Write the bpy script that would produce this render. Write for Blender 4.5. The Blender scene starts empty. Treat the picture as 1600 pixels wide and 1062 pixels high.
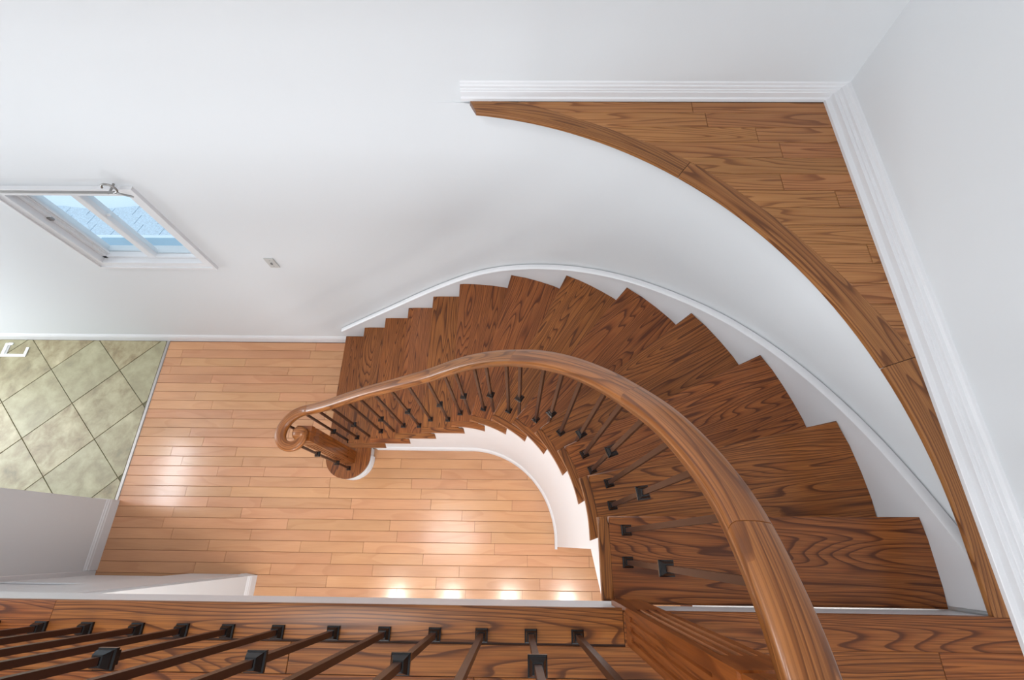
import bpy, bmesh, math, random
from mathutils import Vector, Matrix
random.seed(7)
PI = math.pi
scene = bpy.context.scene
COL = scene.collection

# ------------------------------------------------------------------ camera
cam_d = bpy.data.cameras.new('camera')
cam = bpy.data.objects.new('camera', cam_d)
COL.objects.link(cam)
cam.location = (0, 0, 4.2205)
cam.rotation_euler = (math.radians(23.49145), math.radians(0.35659), math.radians(0.72498))
cam_d.sensor_width = 36.0
cam_d.lens = 735.436 / 1600 * 36
cam_d.clip_start = 0.05
scene.camera = cam

# ------------------------------------------------------------------ world, exposure
world = bpy.data.worlds.new('world')
scene.world = world
world.use_nodes = True
bg = world.node_tree.nodes['Background']
bg.inputs[0].default_value = (0.80, 0.91, 1.0, 1)
bg.inputs[1].default_value = 1.5
vs = scene.view_settings
vs.view_transform = 'Standard'
vs.look = 'None'
vs.exposure = 0.0
vs.gamma = 1
vs.use_curve_mapping = False


def area_light(name, loc, rot, sx, sy, power, col=(1, 1, 1)):
    d = bpy.data.lights.new(name, 'AREA')
    d.shape = 'RECTANGLE'
    d.size, d.size_y, d.energy, d.color = sx, sy, power, col
    o = bpy.data.objects.new(name, d)
    COL.objects.link(o)
    o.location = loc
    o.rotation_euler = rot
    return o


# foyer daylight at its window and door; landing and hall fills are added
area_light('daylight_foyer_window', (-5.86, 1.0, 4.0), (0, -PI / 2, 0), 0.6, 1.1, 60, (0.93, 0.97, 1))
area_light('daylight_front_door', (-5.86, 0.95, 1.25), (0, -PI / 2, 0), 1.9, 0.9, 60, (0.93, 0.97, 1))
area_light('fill_landing', (-0.6, -4.36, 3.95), (PI / 2, 0, 0), 3.4, 1.3, 165, (0.95, 0.98, 1))  # added frontal fill to brighten the stairwell walls
area_light('fill_hall', (-1.0, -4.36, 1.25), (PI / 2, 0, 0), 2.4, 1.6, 85, (0.97, 0.98, 1))  # added fill for the lower storey, no known window


# ------------------------------------------------------------------ materials
def lin(c):
    def f(x):
        x /= 255.0
        return x / 12.92 if x <= 0.04045 else ((x + 0.055) / 1.055) ** 2.4
    return (f(c[0]), f(c[1]), f(c[2]), 1)


def new_mat(name):
    m = bpy.data.materials.new(name)
    m.use_nodes = True
    nt = m.node_tree
    return m, nt, nt.nodes['Principled BSDF']


def N(nt, t, **kw):
    n = nt.nodes.new(t)
    for k, v in kw.items():
        setattr(n, k, v)
    return n


def math_n(nt, op, a, b=None):
    n = N(nt, 'ShaderNodeMath', operation=op)
    for i, v in enumerate((a, b)):
        if v is None:
            continue
        if isinstance(v, (int, float)):
            n.inputs[i].default_value = v
        else:
            nt.links.new(v, n.inputs[i])
    return n.outputs[0]


def plain(name, col, rough=0.5, metal=0.0, bump=0.0, bscale=60, var=0.0):
    m, nt, b = new_mat(name)
    b.inputs['Base Color'].default_value = lin(col)
    b.inputs['Roughness'].default_value = rough
    b.inputs['Metallic'].default_value = metal
    geo = N(nt, 'ShaderNodeNewGeometry')
    if bump or var:
        no = N(nt, 'ShaderNodeTexNoise')
        no.inputs['Scale'].default_value = bscale
        no.inputs['Detail'].default_value = 3
        nt.links.new(geo.outputs['Position'], no.inputs['Vector'])
        if bump:
            bp = N(nt, 'ShaderNodeBump')
            bp.inputs['Strength'].default_value = bump
            bp.inputs['Distance'].default_value = 0.002
            nt.links.new(no.outputs['Fac'], bp.inputs['Height'])
            nt.links.new(bp.outputs['Normal'], b.inputs['Normal'])
        if var:
            mx = N(nt, 'ShaderNodeMix', data_type='RGBA')
            mx.inputs['A'].default_value = lin(tuple(max(0, c * (1 - var)) for c in col))
            mx.inputs['B'].default_value = lin(tuple(min(255, c * (1 + var)) for c in col))
            nt.links.new(no.outputs['Fac'], mx.inputs['Factor'])
            nt.links.new(mx.outputs['Result'], b.inputs['Base Color'])
    return m


def wood(name, dark, mid, light, fu=0.9, fv=7.0, rings=26, ring_str=0.8, pore=0.35, rough=0.3, coat=0.3,
         vary=0.12, hue=0.004, wobble=1.5, bump=0.08, pv=330, spec=0.35):
    m, nt, b = new_mat(name)
    L = nt.links.new
    uv = N(nt, 'ShaderNodeUVMap')
    sep = N(nt, 'ShaderNodeSeparateXYZ')
    L(uv.outputs['UV'], sep.inputs[0])
    oi = N(nt, 'ShaderNodeObjectInfo')
    rnd = oi.outputs['Random']
    roff = math_n(nt, 'MULTIPLY', rnd, 91.0)

    def vec(su, sv):
        c = N(nt, 'ShaderNodeCombineXYZ')
        L(math_n(nt, 'MULTIPLY', sep.outputs[0], su), c.inputs[0])
        L(math_n(nt, 'MULTIPLY', sep.outputs[1], sv), c.inputs[1])
        L(roff, c.inputs[2])
        return c.outputs[0]
    n1 = N(nt, 'ShaderNodeTexNoise')
    n1.inputs['Scale'].default_value = 1.0
    n1.inputs['Detail'].default_value = wobble
    n1.inputs['Roughness'].default_value = 0.4
    L(vec(fu, fv), n1.inputs['Vector'])
    fr = math_n(nt, 'FRACT', math_n(nt, 'MULTIPLY', n1.outputs['Fac'], rings))
    ramp = N(nt, 'ShaderNodeValToRGB')
    e = ramp.color_ramp.elements
    e[0].position, e[0].color = 0.0, lin(mid)
    e[1].position, e[1].color = 1.0, lin(light)
    for p, c in ((0.05, dark), (0.13, dark), (0.3, mid), (0.6, light)):
        x = e.new(p)
        x.color = lin(c)
    L(fr, ramp.inputs[0])
    # fine pores along the grain
    n2 = N(nt, 'ShaderNodeTexNoise')
    n2.inputs['Scale'].default_value = 1.0
    n2.inputs['Detail'].default_value = 2
    L(vec(fu * 7, pv), n2.inputs['Vector'])
    r2 = N(nt, 'ShaderNodeMapRange')
    r2.inputs['From Min'].default_value = 0.35
    r2.inputs['From Max'].default_value = 0.62
    L(n2.outputs['Fac'], r2.inputs['Value'])
    base = N(nt, 'ShaderNodeMix', data_type='RGBA')
    base.inputs['A'].default_value = lin(mid)
    L(ramp.outputs[0], base.inputs['B'])
    base.inputs['Factor'].default_value = ring_str
    po = N(nt, 'ShaderNodeMix', data_type='RGBA')
    po.inputs['A'].default_value = lin(dark)
    L(base.outputs['Result'], po.inputs['B'])
    mr = N(nt, 'ShaderNodeMapRange')
    mr.inputs['To Min'].default_value = 1 - pore
    mr.inputs['To Max'].default_value = 1.0
    L(r2.outputs['Result'], mr.inputs['Value'])
    L(mr.outputs['Result'], po.inputs['Factor'])
    # slow tone drift
    n3 = N(nt, 'ShaderNodeTexNoise')
    n3.inputs['Scale'].default_value = 1.0
    n3.inputs['Detail'].default_value = 2
    L(vec(2.5, 9), n3.inputs['Vector'])
    hs = N(nt, 'ShaderNodeHueSaturation')
    L(po.outputs['Result'], hs.inputs['Color'])
    v1 = math_n(nt, 'ADD', math_n(nt, 'MULTIPLY', rnd, 2 * vary), 1 - vary)
    v2 = math_n(nt, 'ADD', math_n(nt, 'MULTIPLY', n3.outputs['Fac'], 0.3), 0.85)
    L(math_n(nt, 'MULTIPLY', v1, v2), hs.inputs['Value'])
    fr2 = math_n(nt, 'FRACT', math_n(nt, 'MULTIPLY', rnd, 17.3))
    L(math_n(nt, 'ADD', math_n(nt, 'MULTIPLY', fr2, 2 * hue), 0.5 - hue), hs.inputs['Hue'])
    L(hs.outputs['Color'], b.inputs['Base Color'])
    b.inputs['Roughness'].default_value = rough
    b.inputs['Coat Weight'].default_value = coat
    b.inputs['Specular IOR Level'].default_value = spec
    b.inputs['Coat Roughness'].default_value = 0.12
    bp = N(nt, 'ShaderNodeBump')
    bp.inputs['Strength'].default_value = bump
    bp.inputs['Distance'].default_value = 0.001
    L(math_n(nt, 'ADD', math_n(nt, 'MULTIPLY', r2.outputs['Result'], 0.5), n3.outputs['Fac']), bp.inputs['Height'])
    L(bp.outputs['Normal'], b.inputs['Normal'])
    return m


M = {}
M['wall'] = plain('wall_paint', (206, 209, 212), 0.6, bump=0.04, bscale=180)
M['ceiling'] = plain('ceiling_paint', (240, 240, 240), 0.8)
M['trim'] = plain('white_trim', (210, 211, 214), 0.38)
M['joint'] = plain('dark_joint', (58, 32, 18), 0.7)
M['floor_joint'] = plain('floor_joint', (110, 66, 40), 0.7)
M['grout'] = plain('grout', (104, 100, 78), 0.9, bump=0.2)
M['tread'] = wood('stained_oak', (74, 36, 11), (136, 76, 31), (152, 92, 43), fu=0.75, fv=8.0, rings=30, ring_str=0.85,
                  pore=0.6, rough=0.36, coat=0.06, vary=0.09)
M['rail'] = wood('oak_handrail', (92, 50, 16), (140, 85, 38), (160, 104, 54), fu=0.55, fv=9.0, rings=22, ring_str=0.75,
                 pore=0.6, rough=0.32, coat=0.25, vary=0.025)
M['newel'] = wood('oak_newel', (84, 38, 10), (128, 68, 24), (144, 82, 34), fu=0.6, fv=9.0, rings=16, ring_str=0.6,
                  pore=0.35, rough=0.28, coat=0.3, vary=0.05)
M['ledge'] = wood('oak_plank', (108, 62, 28), (154, 100, 56), (166, 114, 68), fu=0.7, fv=9.0, rings=20, ring_str=0.75,
                  pore=0.4, rough=0.36, coat=0.06, vary=0.08)
M['border'] = wood('oak_border', (84, 48, 20), (130, 84, 43), (146, 100, 55), fu=0.6, fv=9.0, rings=22, ring_str=0.8,
                   pore=0.45, rough=0.34, coat=0.08, vary=0.05)
M['maple'] = wood('maple_plank', (162, 110, 76), (186, 137, 100), (194, 148, 111), fu=1.2, fv=5.0, rings=5, ring_str=0.2,
                  pore=0.18, rough=0.2, coat=0.3, vary=0.07, hue=0.005, bump=0.15)
M['bar'] = plain('bronze_iron', (62, 35, 24), 0.34, 0.35)
M['shoe'] = plain('black_iron', (24, 23, 24), 0.2, 0.3)
M['metal'] = plain('satin_nickel', (150, 148, 146), 0.35, 0.9)
M['strip'] = plain('aluminium_strip', (158, 152, 148), 0.4, 0.6)
M['plate'] = plain('grey_plate', (180, 180, 178), 0.45)
M['plate_dark'] = plain('grey_toggle', (120, 120, 120), 0.5)
M['snow'] = plain('snow', (232, 240, 248), 0.9, bump=0.3, bscale=8)
M['shingle'] = plain('shingle', (190, 202, 216), 0.9, bump=0.4, bscale=90, var=0.2)
M['stone'] = plain('shaded_stone_sill', (160, 186, 204), 0.8, bump=0.2, bscale=40)  # blue grey puts the shade on the sill into its colour
M['leaf'] = plain('evergreen', (104, 138, 160), 0.8, var=0.3, bscale=14)
M['vent'] = plain('vent_white', (232, 236, 234), 0.4)
M['rubber'] = plain('dark_rubber', (60, 62, 60), 0.6)

# glass
m, nt, b = new_mat('window_glass')
b.inputs['Base Color'].default_value = (0.9, 0.97, 1, 1)
b.inputs['Roughness'].default_value = 0.02
b.inputs['Transmission Weight'].default_value = 1
b.inputs['IOR'].default_value = 1.1
M['glass'] = m
# lamp diffuser
m, nt, b = new_mat('lamp_diffuser')
b.inputs['Emission Color'].default_value = (1, 0.95, 0.88, 1)
b.inputs['Emission Strength'].default_value = 150
M['lamp'] = m
m, nt, b = new_mat('fill_diffuser')  # glow of the added fill light over the stairwell
b.inputs['Emission Color'].default_value = (1, 0.985, 0.97, 1)
b.inputs['Emission Strength'].default_value = 15
M['lamp_fill'] = m
# slate tile
m, nt, b = new_mat('slate_tile')
L = nt.links.new
uvn = N(nt, 'ShaderNodeUVMap')
oi = N(nt, 'ShaderNodeObjectInfo')
ad = N(nt, 'ShaderNodeVectorMath', operation='ADD')
cb = N(nt, 'ShaderNodeCombineXYZ')
L(math_n(nt, 'MULTIPLY', oi.outputs['Random'], 60.0), cb.inputs[2])
L(uvn.outputs['UV'], ad.inputs[0])
L(cb.outputs[0], ad.inputs[1])
no = N(nt, 'ShaderNodeTexNoise')
no.inputs['Scale'].default_value = 6.5
no.inputs['Detail'].default_value = 9
no.inputs['Roughness'].default_value = 0.66
no.inputs['Distortion'].default_value = 0.25
L(ad.outputs[0], no.inputs['Vector'])
rp = N(nt, 'ShaderNodeValToRGB')
e = rp.color_ramp.elements
e[0].position, e[0].color = 0.28, lin((96, 82, 58))
e[1].position, e[1].color = 0.75, lin((182, 168, 136))
for p, c in ((0.42, (130, 113, 82)), (0.52, (148, 136, 104)), (0.6, (160, 149, 118))):
    x = e.new(p)
    x.color = lin(c)
L(no.outputs['Fac'], rp.inputs[0])
mx = N(nt, 'ShaderNodeMix', data_type='RGBA')
mx.inputs['B'].default_value = lin((146, 146, 118))
L(rp.outputs[0], mx.inputs['A'])
L(math_n(nt, 'MULTIPLY', oi.outputs['Random'], 0.6), mx.inputs['Factor'])
L(mx.outputs['Result'], b.inputs['Base Color'])
b.inputs['Roughness'].default_value = 0.5
bp = N(nt, 'ShaderNodeBump')
bp.inputs['Strength'].default_value = 0.35
bp.inputs['Distance'].default_value = 0.004
L(no.outputs['Fac'], bp.inputs['Height'])
L(bp.outputs['Normal'], b.inputs['Normal'])
M['tile'] = m


# ------------------------------------------------------------------ mesh helpers
def uv_box(ang=0.0, swap=False):
    c, s = math.cos(ang), math.sin(ang)

    def f(co, n):
        u = co.x * c + co.y * s
        v = -co.x * s + co.y * c
        if abs(n.z) < 0.7:
            v += co.z
        return (u, v)
    return f


def uv_vertical(co, n):
    return (co.z, (co.x if abs(n.y) > abs(n.x) else co.y))


def wloc(o):
    p = Vector((0, 0, 0))
    while o is not None:
        p += o.location
        o = o.parent
    return p


def link_bm(name, bm, mat, parent=None, uv=None, smooth=False, origin=None):
    bmesh.ops.recalc_face_normals(bm, faces=bm.faces)
    lay = bm.loops.layers.uv.verify()
    if uv != 'keep':
        f = uv or uv_box()
        for fa in bm.faces:
            n = fa.normal
            for lp in fa.loops:
                lp[lay].uv = f(lp.vert.co, n)
    off = wloc(parent) if parent is not None else Vector((0, 0, 0))
    loc = Vector((0, 0, 0)) if origin is None else Vector(origin) - off
    bmesh.ops.translate(bm, verts=bm.verts, vec=-(off + loc))
    me = bpy.data.meshes.new(name)
    bm.to_mesh(me)
    bm.free()
    if smooth:
        for p in me.polygons:
            p.use_smooth = True
    me.materials.append(mat)
    o = bpy.data.objects.new(name, me)
    COL.objects.link(o)
    o.location = loc
    o.parent = parent
    return o


def autosmooth(o, ang=35):
    me = o.data
    me.polygons.foreach_set('use_smooth', [True] * len(me.polygons))
    bm = bmesh.new()
    bm.from_mesh(me)
    for e_ in bm.edges:
        if len(e_.link_faces) == 2 and e_.calc_face_angle(0) > math.radians(ang):
            e_.smooth = False
    bm.to_mesh(me)
    bm.free()
    return o


def prism_bm(poly, z0, z1, cham=0.0, seg=1, bm=None):
    own = bm is None
    if own:
        bm = bmesh.new()
    lo = [bm.verts.new((x, y, z0)) for x, y in poly]
    hi = [bm.verts.new((x, y, z1)) for x, y in poly]
    n = len(poly)
    bm.faces.new(lo[::-1])
    top = bm.faces.new(hi)
    for i in range(n):
        bm.faces.new((lo[i], lo[(i + 1) % n], hi[(i + 1) % n], hi[i]))
    if cham:
        bmesh.ops.bevel(bm, geom=list(top.edges), offset=cham, segments=seg, affect='EDGES', clamp_overlap=True)
    return bm


def prism(name, poly, z0, z1, mat, parent=None, cham=0.0, seg=1, uv=None):
    return link_bm(name, prism_bm(poly, z0, z1, cham, seg), mat, parent, uv)


def box_bm(x0, x1, y0, y1, z0, z1, bm=None, bev=0.0):
    if bm is None:
        bm = bmesh.new()
    r = bmesh.ops.create_cube(bm, size=1)
    for v in r['verts']:
        v.co = Vector((x0 + (v.co.x + .5) * (x1 - x0), y0 + (v.co.y + .5) * (y1 - y0), z0 + (v.co.z + .5) * (z1 - z0)))
    if bev:
        ed = set()
        for v in r['verts']:
            ed.update(v.link_edges)
        bmesh.ops.bevel(bm, geom=list(ed), offset=bev, segments=1, affect='EDGES')
    return bm


def box(name, x0, x1, y0, y1, z0, z1, mat, parent=None, bev=0.0, uv=None):
    return link_bm(name, box_bm(x0, x1, y0, y1, z0, z1, None, bev), mat, parent, uv)


def sweep_bm(path, prof, closed_prof=True, tilt=False, bm=None, lat_fix=None, scale=None):
    """path: list of 3D points; prof: list of (lateral, up); lateral points to the right of travel."""
    if bm is None:
        bm = bmesh.new()
    lay = bm.loops.layers.uv.verify()
    P = [Vector(p) for p in path]
    rings, ss, s = [], [], 0.0
    for i, p in enumerate(P):
        t = (P[min(i + 1, len(P) - 1)] - P[max(i - 1, 0)])
        th = Vector((t.x, t.y, 0))
        th.normalize()
        lat = Vector((th.y, -th.x, 0))
        # mitre factor
        k = 1.0
        if 0 < i < len(P) - 1:
            a = Vector(((P[i] - P[i - 1]).x, (P[i] - P[i - 1]).y))
            if a.length > 1e-6:
                a.normalize()
                k = 1.0 / max(0.3, abs(a.dot(Vector((th.x, th.y)))))
        up = Vector((0, 0, 1))
        if tilt:
            t.normalize()
            up = lat.cross(t)
        if i:
            s += (P[i] - P[i - 1]).length
        ss.append(s)
        sc = scale(i) if scale else 1.0
        rings.append([bm.verts.new(p + lat * (a * k * sc) + up * (b_ * sc)) for a, b_ in prof])
    n = len(prof)
    per, acc = [], 0.0
    for j in range(n + 1):
        per.append(acc)
        a, b_ = prof[j % n], prof[(j + 1) % n]
        acc += math.hypot(a[0] - b_[0], a[1] - b_[1])
    for i in range(len(P) - 1):
        for j in range(n if closed_prof else n - 1):
            j2 = (j + 1) % n
            f = bm.faces.new((rings[i][j], rings[i][j2], rings[i + 1][j2], rings[i + 1][j]))
            uvs = ((ss[i], per[j]), (ss[i], per[j + 1]), (ss[i + 1], per[j + 1]), (ss[i + 1], per[j]))
            for lp, q in zip(f.loops, uvs):
                lp[lay].uv = q
    if closed_prof:
        bm.faces.new(rings[0][::-1])
        bm.faces.new(rings[-1])
    return bm


def sweep(name, path, prof, mat, parent=None, tilt=False, smooth=True, scale=None):
    o = link_bm(name, sweep_bm(path, prof, True, tilt, scale=scale), mat, parent, 'keep')
    if smooth:
        autosmooth(o, 40)
    return o


def tube_bm(path, r, n=8, bm=None):
    if bm is None:
        bm = bmesh.new()
    P = [Vector(p) for p in path]
    rings = []
    for i, p in enumerate(P):
        t = (P[min(i + 1, len(P) - 1)] - P[max(i - 1, 0)]).normalized()
        a = t.orthogonal().normalized() if not rings else (prev - t * prev.dot(t)).normalized()
        prev = a
        c = t.cross(a)
        rings.append([bm.verts.new(p + a * r * math.cos(2 * PI * k / n) + c * r * math.sin(2 * PI * k / n)) for k in range(n)])
    for i in range(len(P) - 1):
        for k in range(n):
            bm.faces.new((rings[i][k], rings[i][(k + 1) % n], rings[i + 1][(k + 1) % n], rings[i + 1][k]))
    bm.faces.new(rings[0][::-1])
    bm.faces.new(rings[-1])
    return bm


def lathe_bm(prof, cx, cy, n=24, bm=None):
    if bm is None:
        bm = bmesh.new()
    rings = [[bm.verts.new((cx + r * math.cos(2 * PI * k / n), cy + r * math.sin(2 * PI * k / n), z)) for k in range(n)]
             for r, z in prof]
    for i in range(len(prof) - 1):
        for k in range(n):
            bm.faces.new((rings[i][k], rings[i][(k + 1) % n], rings[i + 1][(k + 1) % n], rings[i + 1][k]))
    bm.faces.new(rings[0][::-1])
    bm.faces.new(rings[-1])
    return bm


def sq_stack_bm(levels, cx=0, cy=0, bm=None, rot=0.0):
    """stack of square sections: levels = [(half, z)...]"""
    if bm is None:
        bm = bmesh.new()
    c, s = math.cos(rot), math.sin(rot)
    rings = []
    for h, z in levels:
        rings.append([bm.verts.new((cx + x * c - y * s, cy + x * s + y * c, z)) for x, y in ((-h, -h), (h, -h), (h, h), (-h, h))])
    for i in range(len(levels) - 1):
        for k in range(4):
            bm.faces.new((rings[i][k], rings[i][(k + 1) % 4], rings[i + 1][(k + 1) % 4], rings[i + 1][k]))
    bm.faces.new(rings[0][::-1])
    bm.faces.new(rings[-1])
    return bm


def struct(o, label=None):
    o['kind'] = 'structure'
    if label:
        o['label'] = label
    return o


def thing(name, label, cat, loc, group=None):
    o = bpy.data.objects.new(name, None)
    COL.objects.link(o)
    o.location = loc
    o.empty_display_size = 0.1
    o['label'] = label
    o['category'] = cat
    if group:
        o['group'] = group
    return o


# ------------------------------------------------------------------ plan geometry of the stair
F2 = 2.745            # upper floor
RISE = F2 / 14
CX, CY = -0.40, 0.031
R_IN, R_SKIRT, R_WALL = 0.675, 1.743, 1.7715
Y_WALL, X_WALL = 1.803, 1.395
HP = PI / 2


def plan(t, R):
    if t < 0:
        return (CX + t, CY + R)
    if t <= HP:
        return (CX + R * math.sin(t), CY + R * math.cos(t))
    return (CX + R, CY - (t - HP))


def t_of(p):
    dx, dy = p[0] - CX, p[1] - CY
    if dx < 0:
        return dx
    if dy < 0:
        return HP - dy
    return math.atan2(dx, dy)


def arc(t0, t1, R, step=0.06):
    n = max(1, int(math.ceil(abs(t1 - t0) / step)))
    pts = [t0 + (t1 - t0) * i / n for i in range(n + 1)]
    lo, hi = min(t0, t1), max(t0, t1)
    for b_ in (0.0, HP):
        if lo + 1e-4 < b_ < hi - 1e-4 and all(abs(b_ - q) > 1e-3 for q in pts):
            pts.append(b_)
    pts.sort(reverse=t1 < t0)
    return [plan(q, R) for q in pts]


Y_EDGE = -0.160       # edge of the upper floor above the well
X_LEFT = -5.8

# ------------------------------------------------------------------ room shell
WY0, WY1, WX0, WX1 = 1.341, 2.17, -2.999, -2.151
OX0, OX1, OZ0, OZ1 = -2.94, -2.21, 1.40, 2.11       # window opening
bm = bmesh.new()
for x0, x1, z0, z1 in ((X_LEFT, OX0, -0.2, 5.35), (OX1, X_WALL + .15, -0.2, 5.35), (OX0, OX1, -0.2, OZ0), (OX0, OX1, OZ1, 5.35)):
    box_bm(x0, x1, Y_WALL, Y_WALL + 0.14, z0, z1, bm)
bmesh.ops.remove_doubles(bm, verts=bm.verts, dist=1e-5)
struct(link_bm('wall_back', bm, M['wall']), 'tall white painted wall with the window and light switch')
struct(box('wall_right', X_WALL, X_WALL + .14, -4.4, Y_WALL, -0.2, 5.35, M['wall']), 'plain white wall beside the upper ledge')

# curved wall under the ledge (a shell 0.1 thick)
cw = [plan(0, R_WALL)] + arc(0, HP, R_WALL, 0.035)[1:] + [plan(HP + 0.20, R_WALL)]
bm = prism_bm(cw + [(x, y) for x, y in [plan(HP + .20, R_WALL + .02)] + arc(HP, 0, R_WALL + .02, 0.035)], 0, F2 - .022)
o = link_bm('wall_curved', bm, M['wall'])
autosmooth(o, 30)
struct(o, 'curved white wall wrapping the outside of the staircase')

# unseen side of the house: ceiling, outer walls with foyer openings and added ones behind the landing
struct(box('ceiling', X_LEFT - .1, X_WALL + .14, -4.5, Y_WALL + .14, 5.35, 5.45, M['ceiling']), 'white upper ceiling')
bm = bmesh.new()
box_bm(X_LEFT - .1, X_LEFT, -4.4, 0.45, -.2, 5.35, bm)
box_bm(X_LEFT - .1, X_LEFT, 1.55, Y_WALL + .14, -.2, 5.35, bm)
box_bm(X_LEFT - .1, X_LEFT, .45, 1.55, 2.25, 3.7, bm)
box_bm(X_LEFT - .1, X_LEFT, .45, 1.55, 4.3, 5.35, bm)
box_bm(X_LEFT - .1, X_LEFT, .45, 1.55, -.2, .3, bm)
struct(link_bm('wall_left', bm, M['wall']), 'white front wall of the foyer with door light and high window')
bm = bmesh.new()  # both wide openings are added to go with the fill lights
box_bm(X_LEFT, -2.3, -4.5, -4.4, -.2, 5.35, bm)
box_bm(1.1, X_WALL, -4.5, -4.4, -.2, 5.35, bm)
box_bm(-2.3, 1.1, -4.5, -4.4, 4.6, 5.35, bm)
box_bm(-2.3, 1.1, -4.5, -4.4, 2.05, 3.3, bm)
box_bm(-2.3, 1.1, -4.5, -4.4, -.2, .45, bm)
struct(link_bm('wall_front', bm, M['wall']), 'white wall behind the landing with two added openings for fill light')

# lower-storey walls below the landing
ST_X = -3.40          # stub wall face
struct(box('wall_stub', ST_X - .14, ST_X, -0.245, 0.302, 0, F2 - .31, M['wall']), 'short white wall stub between the tiled foyer and the wood floor')
PX0, PX1 = -2.62, -2.088
struct(box('wall_pier', PX0, PX1, -1.6, -0.252, 0, F2 - .31, M['wall']), 'white pier under the landing edge')
struct(box('wall_closet', X_LEFT, ST_X - .15, -0.42, -0.30, 0, F2 - .31, M['wall']), 'white wall beside the closet door')
# slab and white fascia
struct(box('trim_1', X_LEFT, 0.33, Y_EDGE - .025, Y_EDGE - .008, F2 - .31, F2 - .022, M['trim']), 'white fascia board along the landing edge')
struct(box('wall_slab', X_LEFT, X_WALL, -4.4, Y_EDGE - .028, F2 - .31, F2 - .022, M['ceiling']), 'floor slab of the landing with white ceiling below')

# ------------------------------------------------------------------ lower wooden floor, plank by plank
XS = -3.405           # right side of the metal strip
floor = struct(box('floor', X_LEFT, X_WALL, -4.4, Y_WALL, -0.2, -0.006, M['floor_joint']), 'warm maple strip floor of the lower hall')
J = {-1: [-3.06, -1.96], 0: [-3.25, -2.0], 1: [-3.23, -2.61], 2: [-3.31, -2.18], 3: [-2.89, -1.93], 4: [-2.76, -1.8], 5: [-3.0, -2.21],
     6: [-2.82, -1.95], 7: [-2.61, -1.75], 8: [-2.58, -1.85], 9: [-2.95, -2.05], 10: [-2.81, -1.9], 11: [-3.07, -2.49, -1.7],
     12: [-2.95, -2.41, -1.7, -1.01, -0.3], 13: [-2.61, -2.2, -1.45, -0.65, .1], 14: [-2.31, -1.61, -.9, -0.42], 15: [-2.84, -2.45, -1.6, -0.81, -0.16],
     16: [-2.63, -2.17, -1.4, -0.72, -0.03], 17: [-2.9, -2.32, -1.37, -0.45], 18: [-2.96, -1.91, -1.05, -0.34], 19: [-2.86, -2.2, -1.54, -0.98, -.2],
     20: [-2.53, -1.77, -1.25, -0.17], 21: [-2.37, -1.5, -.75, 0.1, .6], 22: [-2.6, -1.98, -1.15, -.45, .3], 23: [-2.7, -1.51, -.63, .2],
     24: [-2.6, -1.74, -0.94, -0.39, 0.06, 0.61], 25: [-2.5, -1.6, -0.8, -0.1, 0.42]}
PW = 0.0847
for n in range(-1, 40):
    y1 = 1.7001 - PW * n
    y0 = y1 - PW
    y1 = min(y1, 1.792)
    xr = 1.3 if n > 10 else -1.2
    js = [x for x in J.get(n, [-2.9 + random.random(), -1.8 + .6 * random.random(), -.6 + .6 * random.random()])]
    xs = [XS] + [x for x in js if XS + .05 < x < xr - .05] + [xr]
    for a_, b_ in zip(xs[:-1], xs[1:]):
        if n > 23 and b_ < PX0 + .1:
            continue
        g = 0.0011
        dz, yl, yh = random.uniform(-.0003, .0003), y0 + g, y1 - g
        w = yh - yl
        # eased edges, so the gloss breaks at the joints
        sec = [(0, -.006), (0, -.0016), (.0016, 0), (w - .0016, 0), (w, -.0016), (w, -.006)]
        bm = bmesh.new()
        e0 = [bm.verts.new((a_ + g, yl + p, z + dz)) for p, z in sec]
        e1 = [bm.verts.new((b_ - g, yl + p, z + dz)) for p, z in sec]
        bm.faces.new(e0)
        bm.faces.new(e1[::-1])
        for q in range(len(sec) - 1):
            f_ = bm.faces.new((e0[q], e1[q], e1[q + 1], e0[q + 1]))
        pl_ = link_bm('plank', bm, M['maple'], floor)

# metal transition strip
struct(sweep('trim_2', [(-3.418, 1.79, 0), (-3.418, .305, 0)], [(-.017, 0), (-.013, .006), (.009, .007), (.013, 0.0)], M['strip']),
       'grey metal strip between tile and wood')

# ------------------------------------------------------------------ tiled foyer
tf = struct(box('floor_tile', X_LEFT, -3.431, -0.5, 1.79, -0.006, -0.001, M['grout']), 'beige slate tile floor laid on the diagonal')


def clip_poly(poly, a, b, c):
    """keep a*x+b*y<=c"""
    out = []
    for i in range(len(poly)):
        p, q = poly[i], poly[(i + 1) % len(poly)]
        dp, dq = a * p[0] + b * p[1] - c, a * q[0] + b * q[1] - c
        if dp <= 0:
            out.append(p)
        if dp * dq < 0:
            k = dp / (dp - dq)
            out.append((p[0] + k * (q[0] - p[0]), p[1] + k * (q[1] - p[1])))
    return out


ox, oy, h = -4.124, 1.152, 0.330
for i in range(-8, 8):
    for j in range(-8, 8):
        px, py = ox + (i + j) * h, oy + (j - i) * h
        g = 0.0038
        q = [(px + g, py), (px + h, py - h + g), (px + 2 * h - g, py), (px + h, py + h - g)]
        q = clip_poly(q, 1, 0, -3.433)
        q = clip_poly(q, -1, 0, 5.75) if q else q
        q = clip_poly(q, 0, 1, 1.786) if q else q
        q = clip_poly(q, 0, -1, 0.45) if q else q
        ar = 0
        for k in range(len(q)):
            ar += q[k][0] * q[(k + 1) % len(q)][1] - q[(k + 1) % len(q)][0] * q[k][1]
        if len(q) < 3 or abs(ar) < 0.002:
            continue
        dz = random.uniform(-.0006, .0006)
        prism('tile', q, -0.001, 0.006 + dz, M['tile'], tf, 0.0018, 1, uv_box(PI / 4))

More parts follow.
